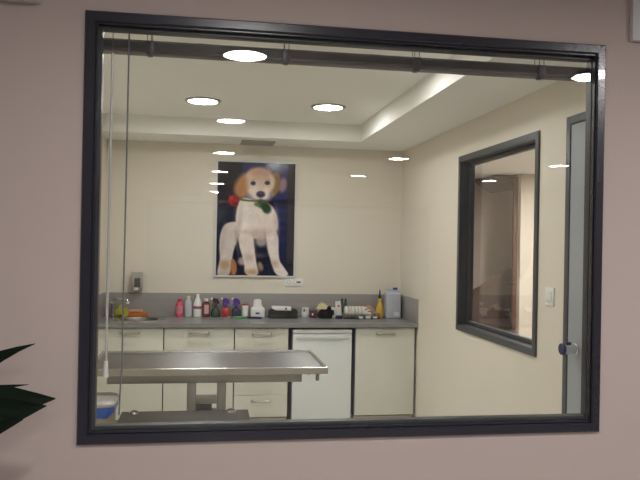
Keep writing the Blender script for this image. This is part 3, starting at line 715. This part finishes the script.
for x in (-.060, .113): MB().box(x - .026, x + .026, -.06, .06, .04, .802, .006).build('post', 'steel_dark', t)
bx = MB().box(-.033, .086, -.05, .06, .645, .676, .003).build('crossbar', 'steel_dark', t)
MB().box(-.033, .058, -.052, .055, .60, .643, .003).build('motor', 'black', t)
MB().box(-.033, .086, -.045, .055, .10, .598, .003).build('column_panel', 'steel_dark', t)
MB().box(-.40, .45, -.20, .22, 0, .045, .008).build('base_plate', 'steel_dark', t)
for x, r_, z in ((.652, .011, .802), (.600, .006, .835)):
    MB().cyl((x, -.20, z), r_, .872 - z - .001).build('peg', 'steel_dark', t)

# steel trolley in front of it
t = thing('steel_trolley', (-.085, 3.705, 0), 'low dark steel trolley in front of the exam table, near the bottom window frame', 'trolley')
HX, HY, ZT = .340, .270, .657
MB().box(-HX, HX, -HY, HY, ZT - .004, ZT, .0015).box(-HX, HX, -HY, -HY + .003, ZT - .04, ZT - .004).box(-HX, HX, HY - .003, HY, ZT - .04, ZT - .004).box(-HX, -HX + .003, -HY + .003, HY - .003, ZT - .04, ZT - .004).box(HX - .003, HX, -HY + .003, HY - .003, ZT - .04, ZT - .004).build('top', 'steel_trolley', t)
MB().box(-HX + .02, HX - .02, -HY + .02, HY - .02, .2, .215, .003).build('shelf', 'steel_trolley', t)
for x in (-1, 1):
    for y in (-1, 1):
        lg = MB().cyl((x * (HX - .025), y * (HY - .025), .05), .0125, ZT - .055).build('leg', 'steel_dark', t)
        MB().lathe([(0, -.012), (.024, -.012), (.025, 0), (.024, .012), (0, .012)], (x * (HX - .025), y * (HY - .025), .025), rot=Matrix.Rotation(PI / 2, 3, 'Y')).build('castor', 'black', lg)
for x in (-.272, .244):
    MB().lathe([(0, ZT), (.026, ZT), (.025, ZT + .007), (.020, ZT + .013), (.010, ZT + .017), (0, ZT + .018)], (x, HY - .045, 0), 20).build('domed_cap', 'chrome', t)

# waste bin with blue bag
t = thing('waste_bin', (-.575, 3.88, 0), 'waste bin with pale lid and blue bag at the left end of the exam table', 'bin')
def rr(h, r, n=6, hy=None):
    hy = hy or h; P = []
    for cx, cy, a0 in ((h - r, hy - r, 0), (-h + r, hy - r, 90), (-h + r, -hy + r, 180), (h - r, -hy + r, 270)):
        P += [(cx + r * math.cos(math.radians(a0 + 90 * k / n)), cy + r * math.sin(math.radians(a0 + 90 * k / n))) for k in range(n + 1)]
    return P
def loft(secs):
    b = MB(); bm = b.bm; rings = []
    for P, z in secs: rings.append([bm.verts.new((x, y, z)) for x, y in P])
    n = len(rings[0])
    bm.faces.new(rings[0][::-1]); bm.faces.new(rings[-1])
    for a, c in zip(rings, rings[1:]):
        for i in range(n): bm.faces.new((a[i], a[(i + 1) % n], c[(i + 1) % n], c[i]))
    bmesh.ops.recalc_face_normals(bm, faces=bm.faces[:])
    return b
loft([(rr(.100, .04), 0), (rr(.119, .045), .700)]).build('body', 'bin_body', t)
bag = loft([(rr(.1225, .05, 14), .692), (rr(.126, .05, 14), .696), (rr(.131, .05, 14), .700), (rr(.132, .05, 14), .715), (rr(.128, .05, 14), .727)])
for v_ in bag.bm.verts:
    if v_.co.z < .705:
        k_ = .5 + .5 * math.sin(v_.co.x * 46 + v_.co.y * 31 + 1.2)
        v_.co.z -= .020 * k_ * (.705 - v_.co.z) / .013
        v_.co.x *= 1 + .03 * math.sin(v_.co.x * 130 + v_.co.y * 90); v_.co.y *= 1 + .03 * math.sin(v_.co.x * 90 + v_.co.y * 140)
bag.build('blue_bag', 'blue_bag', t)
loft([(rr(.131, .05), .7285), (rr(.138, .055), .733), (rr(.138, .055), .746), (rr(.128, .06), .757), (rr(.08, .05), .762)]).build('lid', 'bin_lid', t)

# ------------------------------------------------------------------ stairs in the corridor
st = thing('staircase', (2.75, 6.95, 0), 'brown staircase side with sloping handrail seen through the side window', 'staircase')
def sl(x, y, z): return (x - 2.75, y - 6.95, z)
MB().prism([(2.45 - 2.75, 0), (3.25 - 2.75, 0), (3.25 - 2.75, 1.393), (2.45 - 2.75, .93)], 'Y', -.02, .02).build('side_panel', 'stair_panel', st, smooth=False)
MB().prism([(2.45 - 2.75, .932), (3.25 - 2.75, 1.395), (3.25 - 2.75, 1.44), (2.45 - 2.75, .977)], 'Y', -.03, .03, .004).build('handrail', 'wood', st)
MB().box(2.98 - 2.75, 3.02 - 2.75, -.39, -.35, 0, 2.28, .003).build('newel_post', 'wood', st)
MB().prism([(2.80 - 2.75, 2.29), (3.02 - 2.75, 2.29), (3.02 - 2.75, 2.16)], 'Y', -.3, .3).build('upper_flight', 'wood', st, smooth=False)

# ------------------------------------------------------------------ lobby wall panels and plant
t = thing('wall_panel', (1.537, YW, 2.277), 'pale grey panel on the pink wall at the upper right corner', 'panel')
MB().box(-.161, .161, -.022, 0, 0, .24, .004).build('panel_face', 'grey_panel', t)
t = thing('wall_panel', (-.675, YW, 2.268), 'grey panel at the upper left corner, only its lower edge showing', 'panel')
MB().box(-.195, .195, -.05, 0, 0, .24, .004).build('panel_face', 'grey_panel', t)

pl = thing('potted_plant', (-.98, 1.86, 0), 'potted plant with long dark green leaves reaching in at the left edge', 'plant')
MB().lathe([(0, 0), (.11, 0), (.15, .28), (.16, .28), (.16, .32), (.14, .32), (.13, .27), (0, .27)], n=28).build('pot', 'pot', pl)
MB().lathe([(0, .271), (.129, .271), (.10, .285), (0, .29)], n=24).build('soil', 'soil', pl)
MB().tube([(0, 0, .28), (.01, .0, .6), (-.01, .01, .9), (0, 0, 1.08)], [.022, .020, .018, .012], 12).build('stem', 'stem', pl)
def leaf(p0, p1, wdt, sag, tip=0, roll=0.0, edge=.0, tp=.72):
    a, c = Vector(p0), Vector(p1); n = 14; b = MB(); bm = b.bm; rows = []
    dirv = (c - a).normalized(); side = dirv.cross(Vector((0, 0, 1))).normalized()
    side = Matrix.Rotation(roll, 3, dirv) @ side
    up = side.cross(dirv).normalized()
    for i in range(n + 1):
        u = i / n
        p = a.lerp(c, u) + Vector((0, 0, 1)) * sag * 4 * u * (1 - u)
        if u > .8: p += Vector((0, 0, tip * ((u - .8) / .2) ** 2))
        ww = wdt * (.35 + .65 * math.sin(PI * min(1, u * .75 + .18)) ** .8) * (1 if u < tp else max(.04, ((1 - u) / (1 - tp)) ** .8))
        fold = .16 * ww; wv = edge * math.sin(u * 22)
        rows.append([bm.verts.new(p - side * ww + up * (fold + wv)), bm.verts.new(p - side * ww * .5 + up * fold * .4), bm.verts.new(p), bm.verts.new(p + side * ww * .5 + up * fold * .4), bm.verts.new(p + side * ww + up * (fold - wv))])
    for r0, r1 in zip(rows, rows[1:]):
        for k in range(4): bm.faces.new((r0[k], r0[k + 1], r1[k + 1], r1[k]))
    bmesh.ops.solidify(bm, geom=bm.faces[:], thickness=.0012)
    return b.build('leaf', 'leaf', pl)
# visible leaves (in plant space), then the rest of the crown outside the frame
P = lambda x, y, z: (x + .98, y - 1.86, z)
leaf((0, 0, 1.06), P(-.432, 1.95, 1.330), .040, -.012, -.016, 1.1, .0, .66)
leaf((.0, .0, 1.05), P(-.378, 1.95, 1.170), .060, .030, .0, 1.15, .004, .80)
leaf((.0, .02, 1.02), P(-.396, 1.93, 1.156), .050, .015, .0, 1.2, .004, .84)
leaf((.0, .02, 1.00), P(-.449, 1.91, 1.126), .050, .010, .0, 1.2, .003, .84)
leaf((.0, .0, 1.07), P(-.452, 1.98, 1.202), .020, .028, .0, 1.0)
for k, (a_, l_, z_) in enumerate(((150, .45, 1.25), (190, .5, 1.1), (225, .5, 1.3), (255, .55, 1.12), (285, .5, 1.3), (310, .42, 1.0))):
    leaf((0, 0, 1.04), (l_ * math.cos(math.radians(a_)), l_ * math.sin(math.radians(a_)) * (.5 if a_ < 180 else 1), z_), .035, .05, -.03, .3, .003)

# ------------------------------------------------------------------ world, camera, view
wld = bpy.data.worlds.new('dusk'); scene.world = wld; wld.use_nodes = True
bg = wld.node_tree.nodes['Background']; bg.inputs['Color'].default_value = (.16, .20, .52, 1); bg.inputs['Strength'].default_value = .3

f, psi, pit, rol = 710.9936, .1604, .0045, .0188
F = Vector((math.sin(psi) * math.cos(pit), math.cos(psi) * math.cos(pit), math.sin(pit)))
R0 = Vector((math.cos(psi), -math.sin(psi), 0)); U0 = R0.cross(F)
R = R0 * math.cos(rol) + U0 * math.sin(rol); U = U0 * math.cos(rol) - R0 * math.sin(rol)
cd = bpy.data.cameras.new('camera'); cam = bpy.data.objects.new('camera', cd); COL.objects.link(cam)
cam.matrix_world = Matrix(((R.x, U.x, -F.x, 0), (R.y, U.y, -F.y, 0), (R.z, U.z, -F.z, 1.59), (0, 0, 0, 1)))
cd.sensor_width = 36; cd.lens = f / 640 * 36; cd.clip_start = .05
scene.camera = cam
vs = scene.view_settings
vs.view_transform = 'Standard'; vs.look = 'None'; vs.gamma = 1; vs.use_curve_mapping = False; vs.exposure = 0
cy = scene.cycles
cy.use_denoising = True; cy.sample_clamp_indirect = 6; cy.max_bounces = 10; cy.transparent_max_bounces = 16; cy.caustics_reflective = False
